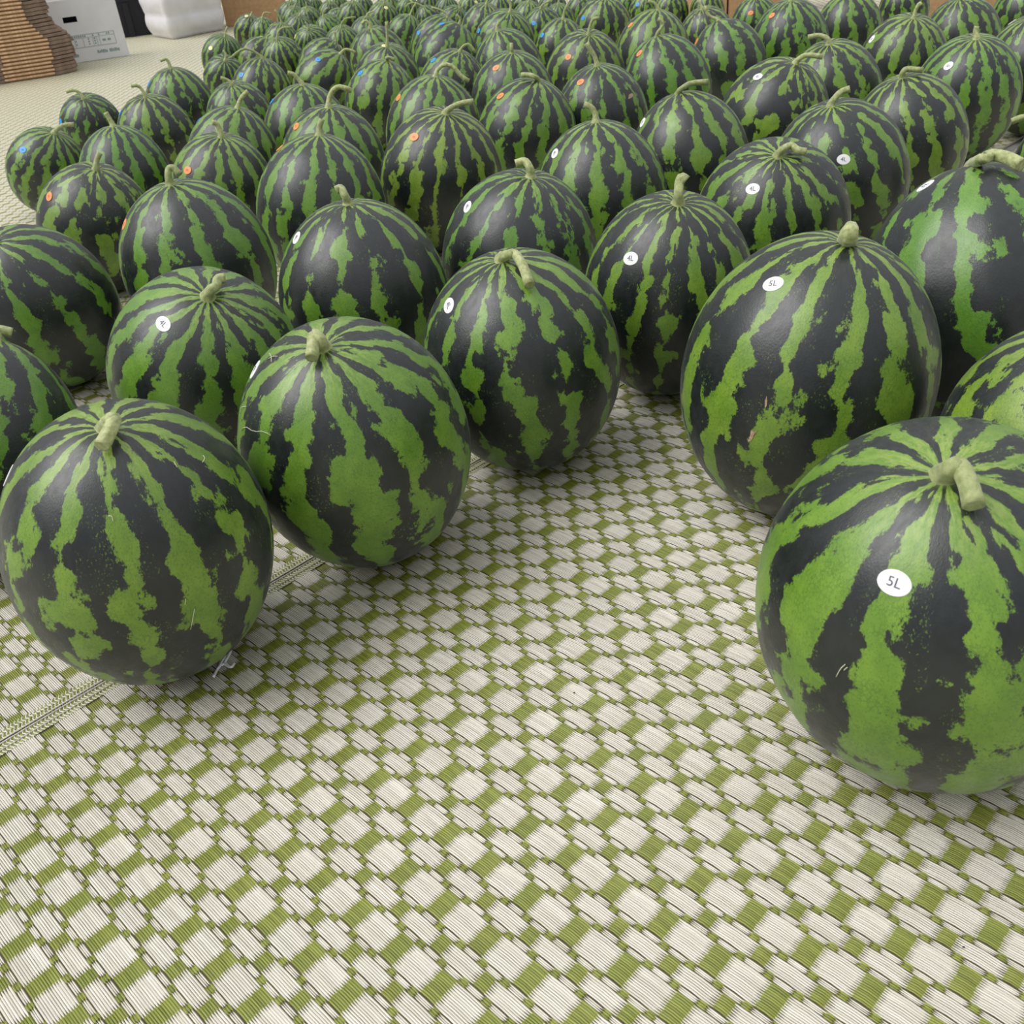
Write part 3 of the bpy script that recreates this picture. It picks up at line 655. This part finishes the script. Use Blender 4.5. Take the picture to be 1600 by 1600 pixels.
def build_melon(k):
    x0, y0, r, e, d, stem, stick = MELONS[k]
    r *= S; rnd = random.Random(1000 + k)
    d = np.array(d); d /= np.linalg.norm(d)
    c, A = ELL[k]
    # local frame: z along the stalk axis
    ax = np.cross(d, [math.cos(k * 1.7), math.sin(k * 1.7), 0.3]); ax /= np.linalg.norm(ax); ay = np.cross(d, ax)
    R = np.array([ax, ay, d]).T
    near = k < 19
    nu, nv = (72, 44) if near else ((44, 26) if y0 < 80 else (30, 18))
    nr = rnd.choice((9, 10, 11, 12)); ph = rnd.uniform(0, 6.28); ra = 0.013 if k == 9 else rnd.uniform(0.001, 0.004)
    l1, l2 = rnd.uniform(0, 6.28), rnd.uniform(0, 6.28); la = rnd.uniform(0.002, 0.008)
    dim = rnd.uniform(0.015, 0.035)
    def shape(n):
        """unit direction (in the unit-sphere sense) -> surface point, local"""
        th = math.atan2(n[1], n[0]); rho = math.hypot(n[0], n[1])
        q = 1 + ra * math.cos(nr * th + ph) * min(1, rho * 1.5) + la * math.cos(2 * th + l1) * rho * rho + 0.006 * math.cos(3 * th + l2) * rho * n[2]
        zz = n[2]
        dmp = dim * math.exp(-(rho / 0.10) ** 2) * (1 if zz > 0 else 0.6)
        return np.array([n[0] * q * r, n[1] * q * r, zz * e * r * (1 - dmp)])
    V = [shape((0, 0, 1.0))]; F = []
    for i in range(1, nv):
        la_ = math.pi / 2 - math.pi * i / nv
        for j in range(nu):
            th = 2 * math.pi * j / nu
            V.append(shape((math.cos(la_) * math.cos(th), math.cos(la_) * math.sin(th), math.sin(la_))))
    V.append(shape((0, 0, -1.0)))
    for j in range(nu): F.append((0, 1 + j, 1 + (j + 1) % nu))
    for i in range(nv - 2):
        for j in range(nu):
            j2 = (j + 1) % nu; a = 1 + i * nu
            F.append((a + j, a + nu + j, a + nu + j2, a + j2))
    a = 1 + (nv - 2) * nu
    for j in range(nu): F.append((a + j, len(V) - 1, a + (j + 1) % nu))
    # set the fruit down on the mat
    zmin = min((R @ v)[2] for v in V)
    c = np.array([c[0], c[1], -zmin])
    root = link('watermelon', mesh('watermelon', V, F, MAT_RIND))
    root.matrix_world = Matrix(((R[0, 0], R[0, 1], R[0, 2], c[0]), (R[1, 0], R[1, 1], R[1, 2], c[1]), (R[2, 0], R[2, 1], R[2, 2], c[2]), (0, 0, 0, 1)))
    ns, wl, tone, brk = LOOK.get(k, (rnd.choice((12, 13, 14, 15)), rnd.uniform(.44, .58), rnd.uniform(.05, .6), rnd.uniform(.15, .6)))
    root['rind_seed'] = rnd.uniform(0, 90.0); root['rind_stripes'] = float(ns); root['rind_light'] = wl; root['rind_tone'] = tone; root['rind_break'] = brk
    tag(root, LABELS[k], 'watermelon', 'watermelons set out on the woven mats')
    loc = lambda P: R.T @ (np.asarray(P) - c)
    # --- stalk
    P0 = c + R @ shape((0, 0, 1.0))
    rs = STEM_R.get(k, 0.0066 if y0 < 60 else (0.0056 if y0 < 92 else 0.0046))
    n0 = P0 - CAM; n0 /= np.linalg.norm(n0)
    Ai = np.linalg.inv(np.linalg.inv(A) * (1 + (rs * 1.1 + 0.002) / r) ** 2)
    pts = [P0 - d * 0.006, P0 + d * 0.004]
    off = None
    bx, by = project(P0)
    for (px, py) in stem[1:]:
        ddx, ddy = px - stem[0][0], py - stem[0][1]
        # the drawn stalk is moved so that its foot meets the pole of the fruit
        g = ray(bx + ddx, by + ddy)
        t = ((P0 - CAM) @ n0) / (g @ n0)
        o = CAM - c; aa = g @ Ai @ g; bb = g @ Ai @ o; cc2 = o @ Ai @ o - 1; D = bb * bb - aa * cc2
        if D > 0:
            te = (-bb - math.sqrt(D)) / aa
            if te < t: t = te
        pts.append(CAM + g * t)
    pts = [loc(p) for p in pts]
    ns_ = 18 if near else 11
    path = catmull(pts, ns_)
    L = [0.0]
    for q in range(1, ns_): L.append(L[-1] + np.linalg.norm(path[q] - path[q - 1]))
    rad = []
    for q in range(ns_):
        s_ = L[q]
        fl_ = 1.05 * math.exp(-max(0, s_ - 0.004) / 0.0055)
        rad.append(rs * (0.86 + fl_ + 0.10 * (L[q] / L[-1]) ** 3))
    if k == 3: rad = [rs * (1.0 + 0.25 * math.exp(-max(0, L[q] - 0.004) / 0.004) - 0.42 * (L[q] / L[-1]) ** 4) for q in range(ns_)]
    v, f = tube(path, rad, 15 if near else 8, 0.07 if near else 0.0, 5)
    link('stem', mesh('stem', v, f, MAT_STEM), root)
    # --- size sticker
    if stick:
        px, py, colr, txt, ang = stick
        g = ray(px, py); o = CAM - ELL[k][0]; aa = g @ A @ g; bb = g @ A @ o; cc2 = o @ A @ o - 1; D = bb * bb - aa * cc2
        t = (-bb - math.sqrt(max(D, 0))) / aa
        P = o + g * t
        nrm = A @ P; nrm /= np.linalg.norm(nrm)
        t1 = math.cos(math.radians(ang)) * RW[0] + math.sin(math.radians(ang)) * RW[1]
        t1 = t1 - nrm * (t1 @ nrm); t1 /= np.linalg.norm(t1); t2 = np.cross(nrm, t1)
        def on(a_, b_, lift):
            q = R.T @ (P + t1 * a_ + t2 * b_)
            n = np.array([q[0] / r, q[1] / r, q[2] / (e * r)]); n /= np.linalg.norm(n)
            s_ = shape(n); nn = np.array([s_[0], s_[1], s_[2] / e ** 2]); nn /= np.linalg.norm(nn)
            return s_ + nn * lift
        sa, sb = (0.0122, 0.0094) if colr == 'w' else (0.0112, 0.0092)
        nseg = 28 if near else 16
        lift = 0.0006 if near else 0.0012
        vv = [on(0, 0, lift)]; ff = []
        for ring, (q, lf) in enumerate(((0.5, lift), (0.97, lift), (1.0, lift - 0.0004), (1.0, -0.001))):
            for j in range(nseg):
                th = 2 * math.pi * j / nseg
                vv.append(on(sa * q * math.cos(th), sb * q * math.sin(th), lf))
        for j in range(nseg): ff.append((0, 1 + j, 1 + (j + 1) % nseg))
        for ring in range(3):
            for j in range(nseg):
                j2 = (j + 1) % nseg; b0 = 1 + ring * nseg
                ff.append((b0 + j, b0 + nseg + j, b0 + nseg + j2, b0 + j2))
        so = link('sticker', mesh('sticker', vv, ff, MAT_STICK[colr], smooth=False), root)
        so['label'] = '%s oval size sticker%s' % (COLN[colr], ' reading ' + txt if txt else '')
        if txt:
            TV, TF = TXT[txt]; sc = 0.0104
            link('size_mark', mesh('size_mark', [on(p[0] * sc, p[1] * sc, lift + 0.00025) for p in TV], TF, MAT_MARK[colr], smooth=False), so)
        else:
            vv = []; ff = []
            for x1_, w_, h_ in ((-0.0022, 0.0013, 0.0026), (0.0014, 0.0017, 0.0024)):
                b0 = len(vv)
                for j in range(8):
                    th = 2 * math.pi * j / 8
                    vv.append(on(x1_ + w_ * math.cos(th), h_ * math.sin(th), lift + 0.0003))
                ff.append(tuple(b0 + j for j in range(8)))
            link('size_mark', mesh('size_mark', vv, ff, MAT_MARK[colr], smooth=False), so)
    # --- scars on the rind
    for (km, px, py, outline) in SCARS:
        if km != k: continue
        vv = []
        for (dx, dy) in outline:
            g = ray(px + dx, py + dy); o = CAM - ELL[k][0]; aa = g @ A @ g; bb = g @ A @ o; cc2 = o @ A @ o - 1
            t = (-bb - math.sqrt(max(bb * bb - aa * cc2, 0))) / aa
            q = R.T @ (o + g * t); n = np.array([q[0] / r, q[1] / r, q[2] / (e * r)]); n /= np.linalg.norm(n)
            vv.append(shape(n) * 1.004)
        so = link('scar', mesh('scar', vv, [tuple(range(len(vv)))], MAT_SCAR), root)
        so['label'] = 'small pale brown scar on the rind'
    for (km, line) in FIBRES:
        if km != k: continue
        pp = []
        for q_, (px, py) in enumerate(line):
            g = ray(px, py); o = CAM - ELL[k][0]; aa = g @ A @ g; bb = g @ A @ o; cc2 = o @ A @ o - 1
            t = (-bb - math.sqrt(max(bb * bb - aa * cc2, 0))) / aa
            q = R.T @ (o + g * t); n = np.array([q[0] / r, q[1] / r, q[2] / (e * r)]); n /= np.linalg.norm(n)
            pp.append(shape(n) * (1.003 + 0.006 * (q_ % 2)))
        v, f = tube(catmull(pp, 8), [0.00032] * 8, 5)
        so = link('fibre', mesh('fibre', v, f, MAT_FIBRE), root); so['label'] = 'fine pale fibre stuck to the rind'
    return root

FIBRES = [(0, [(317, 712), (319, 717), (316, 723)]), (0, [(272, 722), (274, 727), (277, 731)]), (0, [(169, 806), (175, 807), (177, 815)]), (0, [(304, 952), (301, 966), (298, 984)]),
          (0, [(290, 936), (289, 945)]), (1, [(421, 552), (425, 558), (424, 566)]), (1, [(419, 561), (428, 558), (434, 557)]), (1, [(376, 646), (379, 637), (386, 635)]),
          (1, [(378, 672), (386, 667), (397, 674), (412, 674), (424, 680)]), (4, [(1307, 1057), (1315, 1044), (1321, 1038)]), (4, [(1319, 1047), (1325, 1042)])]
SCARS = [(3, 1174, 682, [(-6, 8), (-2, -2), (-1, -10), (5, -8), (11, -12), (4, -3), (1, 5), (-2, 7)]),
         (3, 1197, 628, [(-2, 10), (-2, -2), (1, -10), (2, -2), (1, 6)]),
         (32, 985, 150, [(-4, 5), (-3, -2), (2, -5), (5, -2), (2, 2)])]
for k in range(N_MELON):
    build_melon(k)

# ------------------------------------------------------------------ bits lying on the mat
def ground_tube(name, lines, rad, mat_, label, cat, zs=None):
    m = MB(); base = ground(*lines[0][0])
    for li, ln in enumerate(lines):
        pts = []
        for k, q in enumerate(ln):
            z = 0.0012 + 0.0022 * abs(math.sin(1.9 * k + li))
            pts.append(ground(*q, z) - np.array([base[0], base[1], 0]))
        path = catmull(pts, 6 * len(pts)); v, f = tube(path, [rad * (1 + .25 * (q % 2)) for q in range(len(path))], 6)
        m.add(v, f)
    o = m.build(name, mat_, smooth=True, loc=(base[0], base[1], 0))
    return tag(o, label, cat)
ground_tube('string_scrap', [[(360, 1004), (361, 1013), (358, 1023), (349, 1030), (344, 1040), (339, 1047), (334, 1057)],
                             [(351, 1029), (345, 1033), (346, 1039), (352, 1036), (357, 1041), (362, 1042), (366, 1037)],
                             [(357, 1025), (351, 1036), (355, 1040)]], 0.0014, MAT_STRING, 'frayed scrap of white string on the mat beside the left front melon', 'string')
for q, (px, py, lb) in enumerate(((897, 1082.5, 'tiny dark speck on an ivory weave square in mid mat'), (1505.5, 1480, 'tiny dark speck on the mat near the bottom right corner'))):
    P = ground(px, py); m = MB()
    vs = [(0.0011 * math.cos(a) * (1 + .3 * math.sin(3 * a)), 0.0008 * math.sin(a), 0.0002) for a in np.arange(0, 6.28, 0.785)]
    m.add(vs + [(0, 0, 0.0011)], [(j, (j + 1) % 8, 8) for j in range(8)])
    tag(m.build('dirt_speck', MAT_HOLE_SHADE_SPECK, loc=(P[0], P[1], 0)), lb, 'speck')

# ------------------------------------------------------------------ cartons and wrapped goods at the back
def unit(v): v = np.array(v, float); return v / np.linalg.norm(v)
# stack of flattened cartons, upper left
PL, PC, PR = np.array([-2.626, 6.099]), np.array([-2.380, 6.218]), np.array([-2.2975, 6.354])
PL0 = PL - unit(PC - PL) * 0.0
rnd = random.Random(3); z = 0.0; n_sheet = 32; bk = np.array([-0.44, 0.90])
du = unit(PC - PL)
for k in range(n_sheet):
    th = 0.0195
    shift = 0.0
    if k > 9: shift = -0.011 * min(k - 9, 5) - 0.002 * max(0, k - 14)
    if 3 < k <= 9: shift = 0.012
    shift += rnd.uniform(-0.006, 0.006)
    m = MB(); f_ = MB(); g_ = MB()
    def slab(mb, poly, z0, z1, mi=0):
        n = len(poly); v = [(p[0], p[1], z0) for p in poly] + [(p[0], p[1], z1) for p in poly]
        mb.add(v, [tuple(reversed(range(n))), tuple(range(n, 2 * n))] + [(j, (j + 1) % n, n + (j + 1) % n, n + j) for j in range(n)], mi)
    b = PC
    left = (PL - b) + du * shift + (0 if k < 8 else -du * 0.30 + 0 * du)
    right = du * shift
    dp = 0.42
    rec = rnd.uniform(0.006, 0.016)
    slab(m, [left, right, right + bk * dp, left + bk * dp], 0.0085, 0.0185)
    slab(f_, [left + bk * rec, right + bk * rec, right + bk * dp, left + bk * dp], 0.0, 0.0085)
    q = (PR - b) + du * shift + unit(PR - PC) * rnd.choice((-.012, 0, 0, 0.004, .012, .016)); j0 = rnd.uniform(0, .004)
    slab(g_, [right + du * 0.001 - bk * j0, q - bk * j0, q + bk * dp * .9, right + bk * dp * .9 + du * 0.001], 0.0005 + rnd.uniform(0, .002), 0.0165 + rnd.uniform(0, .003))
    o = m.build('flattened_carton', MAT_KRAFT_EDGE, loc=(b[0], b[1], k * th))
    tag(o, 'flattened brown carton, %s from the bottom of the upper left stack' % ordinal(k), 'carton', 'flattened cartons in the upper left stack')
    f_.build('lower_panel', MAT_KRAFT, o)
    g_.build('folded_flap', MAT_KRAFT_DARK, o)
    if k < 8:
        g2 = MB(); le = left - du * 0.22 - bk * 0.02
        slab(g2, [le, left - du * .001, left + bk * dp * .9 - du * .001, le + bk * dp * .9], 0.0005, 0.0175)
        g2.build('folded_flap', MAT_KRAFT_DARK, o)

# white printed carton standing behind the stack
WL, WR = ground(122, 98)[:2], ground(203, 86)[:2]
wx = unit(np.append(WR - WL, 0)); wz = np.array([0, 0, 1.0]); wn = np.cross(wx, wz)      # towards the camera
wn = wn if wn @ (CAM - np.append(WR, 0)) > 0 else -wn
wid = np.linalg.norm(WR - WL) + 0.16
org = np.append(WR, 0)          # lower right corner
hh = 0.345
carton = bpy.data.objects.new('white_carton', None); COL.objects.link(carton); carton.location = org
tag(carton, 'white printed carton with a hand hole, standing behind the brown carton stack', 'carton')
def wp(a, b, c_=0.0): return -wx * a + wz * b + wn * c_       # a: leftwards from right edge, b: up, c: towards viewer
def wquadbox(mb, a0, a1, b0, b1, c0, c1, mi=0):
    v = [wp(a, b, c_) for c_ in (c0, c1) for (a, b) in ((a0, b0), (a1, b0), (a1, b1), (a0, b1))]
    mb.add(v, [(0, 3, 2, 1), (4, 5, 6, 7), (0, 1, 5, 4), (1, 2, 6, 5), (2, 3, 7, 6), (3, 0, 4, 7)], mi)
m = MB()
# front panel with the hand hole cut out
ha0, ha1, hb0, hb1 = 0.250, 0.332, 0.222, 0.254
for (a0, a1, b0, b1) in ((0, ha0, 0, hh), (ha1, wid, 0, hh), (ha0, ha1, 0, hb0), (ha0, ha1, hb1, hh)):
    wquadbox(m, a0, a1, b0, b1, -0.012, 0.0)
m.build('front_panel', MAT_WCARTON, carton)
m = MB(); wquadbox(m, ha0 - .004, ha1 + .004, hb0 - .004, hb1 + .004, -0.030, -0.016); m.build('hand_hole_shade', MAT_HOLE_SHADE_SPECK, carton)  # black plate behind the cut-out stands for the shade inside the carton
m = MB(); wquadbox(m, 0.004, wid, 0, hh, -0.05, -0.035); m.build('back_panel', MAT_WCARTON, carton)
m = MB()
v = [wp(0.008, hh + .004, 0.0), wp(wid, hh + .004, 0.0), wp(wid, hh + 0.30, -0.10), wp(0.030, hh + 0.30, -0.10)]
v += [p - wn * 0.010 for p in v]
m.add(v, [(0, 1, 2, 3), (7, 6, 5, 4), (0, 4, 5, 1), (1, 5, 6, 2), (2, 6, 7, 3), (3, 7, 4, 0)]); m.build('top_flap', MAT_WCARTON, carton)
pr = MB()
def bar(a0, a1, b0, b1): wquadbox(pr, a0, a1, b0, b1, 0.0002, 0.0012)
ta0, ta1, tb0, tb1 = 0.058, 0.44, 0.078, 0.150
bar(ta0, ta1, tb0, tb0 + .0022); bar(ta0, ta1, tb1 - .0022, tb1); bar(ta0, ta1, tb1 - .020, tb1 - .0185)
bar(ta0, ta0 + .0022, tb0, tb1)
for q in (0.152, 0.168, 0.192, 0.250, 0.300, 0.352, 0.40): bar(q, q + .0018, tb0, tb1 - .018)
for q in np.arange(0.075, 0.43, 0.012):
    if rnd.random() < .6: bar(q, q + .007, tb1 - .015, tb1 - .005)
for q in (0.088, 0.098, 0.118, 0.128): bar(q, q + .008, tb0 + .022, tb0 + .034)
for a in (0.178, 0.214):
    for bq in (0.012, 0.026, 0.040): bar(a, a + .008, tb0 + bq, tb0 + bq + .008)
for bq in (0.016, 0.034): bar(0.290, 0.297, tb0 + bq, tb0 + bq + .008)
for q in np.arange(0.052, 0.185, 0.0105):
    if abs(q - .115) > .006: bar(q, q + .0075, 0.036 + rnd.uniform(-.002, .002), 0.052 + rnd.uniform(-.003, .003))
for q in (0.302, 0.312, 0.322, 0.338, 0.350): bar(q, q + .0075, 0.030, 0.052 + rnd.uniform(-.006, .006))
o = pr.build('printed_panel', MAT_GREENINK, carton); o['label'] = 'green printed table and lettering too blurred to read'

# black pallet with a weathered stack of cartons on it
P1 = np.array([-2.43, 8.02]); px_ = unit(np.array([0.62, 0.78])); px_ = unit(ground(232, 58)[:2] - ground(207, 66)[:2]); 
pal = bpy.data.objects.new('plastic_pallet', None); COL.objects.link(pal); pal.location = (P1[0], P1[1], 0)
pal.rotation_euler = (0, 0, math.radians(17))
tag(pal, 'black plastic pallet box between the white carton and the wrapped bundle', 'pallet')
m = MB(); m.box((0, 0.23, 0.115), (0.20, 0.22, 0.115)); m.build('body', MAT_BLACKPLASTIC, pal)
m = MB(); m.box((0, 0.23, 0.238), (0.205, 0.225, 0.008)); m.build('rim', MAT_BLACKPLASTIC, pal)
for sx_ in (-0.17, 0, 0.17):
    m = MB(); m.box((sx_, 0.004, 0.11), (0.02, 0.012, 0.11)); m.build('rib', MAT_BLACKPLASTIC, pal)
for k in range(10):
    m = MB(); m.box((rnd.uniform(-.012, .012), 0.23 + rnd.uniform(-.012, .012), 0.007), (0.198, 0.22, 0.0068)); m.box((0, 0.23, 0.0148), (0.185, 0.205, 0.0014))
    o = m.build('flattened_carton', MAT_KRAFT_GREY, loc=(P1[0], P1[1], 0.2465 + k * 0.0164)); o.rotation_euler = (0, 0, math.radians(17 + rnd.uniform(-1, 1)))
    tag(o, 'weathered greyish carton, %s from the bottom on the black pallet' % ordinal(k), 'carton', 'greyish cartons on the pallet')

# bundle wrapped in white film
def rounded_bundle(name, label):
    Pc = ground(268, 63)[:2]
    ex = unit(np.array([0.66, 0.75])); ey = unit(np.array([-0.56, 0.83]))
    lx, ly, lz = 0.495, 0.50, 0.62
    nu, nv = 56, 34
    V = []; F = []
    # rounded rectangle outline, swollen between the straps
    def outline(t):
        per = [(0, 0), (lx, 0), (lx, ly), (0, ly)]
        s_ = t * 4; i = int(s_) % 4; u = s_ - int(s_)
        p, q = np.array(per[i]), np.array(per[(i + 1) % 4])
        return p + (q - p) * u
    def rnd_pt(t, rad):
        p = outline(t); cx_, cy_ = lx / 2, ly / 2
        dx, dy = p[0] - cx_, p[1] - cy_
        qx, qy = lx / 2 - rad, ly / 2 - rad
        ix, iy = max(-qx, min(qx, dx)), max(-qy, min(qy, dy))
        v = np.array([dx - ix, dy - iy]); L_ = np.linalg.norm(v)
        if L_ > 1e-6: v = v / L_ * rad
        return np.array([ix + v[0] + cx_, iy + v[1] + cy_])
    for j in range(nv + 1):
        zf = j / nv; z_ = zf * lz
        edge = min(zf, 1 - zf)
        puff = -0.030 * math.exp(-(zf * lz / 0.05) ** 2) - 0.05 * math.exp(-((1 - zf) * lz / 0.05) ** 2)
        puff += 0.004 * math.cos((z_ - 0.075) / 0.15 * 2 * math.pi) - 0.008 * math.exp(-((z_ - 0.145) / 0.014) ** 2) - 0.010 * math.exp(-((z_ - 0.285) / 0.02) ** 2)
        for i in range(nu):
            p = rnd_pt(i / nu, 0.05)
            c_ = np.array([lx / 2, ly / 2]); dv = p - c_; dv = dv / np.linalg.norm(dv)
            w_ = 0.010 * noise.noise(Vector((p[0] * 7, p[1] * 7, z_ * 9))) + 0.005 * noise.noise(Vector((p[0] * 18, p[1] * 18, z_ * 20)))
            p = p + dv * (puff + w_)
            q = Pc * 0 + ex * p[0] + ey * p[1]
            V.append((q[0], q[1], z_))
    for j in range(nv):
        for i in range(nu):
            i2 = (i + 1) % nu
            F.append((j * nu + i, j * nu + i2, (j + 1) * nu + i2, (j + 1) * nu + i))
    F.append(tuple(reversed(range(nu)))); F.append(tuple(nv * nu + i for i in range(nu)))
    o = link(name, mesh(name, V, F, MAT_FILM), None, (Pc[0], Pc[1], 0))
    return tag(o, label, 'bundle')
rounded_bundle('wrapped_bundle', 'soft bundle wrapped in white plastic film, left of the brown box')

# brown cardboard boxes behind the melons
def carton_box(loc, rot, w, dpt, ht, label, seam=True):
    o = bpy.data.objects.new('cardboard_box', None); COL.objects.link(o); o.location = (loc[0], loc[1], 0); o.rotation_euler = (0, 0, rot)
    tag(o, label, 'box')
    t_ = 0.006
    for nm, c_, h_ in (('front_panel', (w / 2, t_ / 2, ht / 2), (w / 2, t_ / 2, ht / 2)), ('back_panel', (w / 2, dpt - t_ / 2, ht / 2), (w / 2, t_ / 2, ht / 2)),
                       ('side_panel', (t_ / 2, dpt / 2, ht / 2), (t_ / 2, dpt / 2 - t_, ht / 2)), ('side_panel', (w - t_ / 2, dpt / 2, ht / 2), (t_ / 2, dpt / 2 - t_, ht / 2)),
                       ('top_flap', (w / 2, dpt * .25, ht + t_ / 2), (w / 2, dpt * .249, t_ / 2)), ('top_flap', (w / 2, dpt * .75, ht + t_ / 2), (w / 2, dpt * .249, t_ / 2))):
        m = MB(); m.box(c_, h_); m.build(nm, MAT_KRAFT, o)
    if seam:
        m = MB(); m.box((w / 2, dpt / 2, ht + t_ + .0006), (w / 2 + .0005, 0.025, .0005)); m.box((w + .0008, dpt / 2, ht - .03), (.0006, 0.025, .03)); m.build('packing_tape', plain_tape, o)
    return o
plain_tape = plain('packing_tape', (0.50, 0.36, 0.20), .3, .5, .05)
B0 = ground(347, 47)[:2]
carton_box((B0[0] - 0.005, B0[1] + 0.20), math.radians(4), 0.43, 0.35, 0.62, 'plain brown cardboard box at the back, right of the wrapped bundle')
for q, (px, yy, lb) in enumerate(((1092, 5.72, 'brown cardboard box behind the back melons, left of the dark joint'), (1139, 5.72, 'brown cardboard box behind the back melons, right of the dark joint'),
                                  (1436, 5.1, 'brown cardboard box just showing at the top edge toward the right'))):
    g = ray(px, 5); t_ = yy / g[1]; P = CAM + g * t_
    carton_box((P[0], P[1]), math.radians(0), 0.150 if q == 0 else 0.40, 0.30, 0.5, lb)
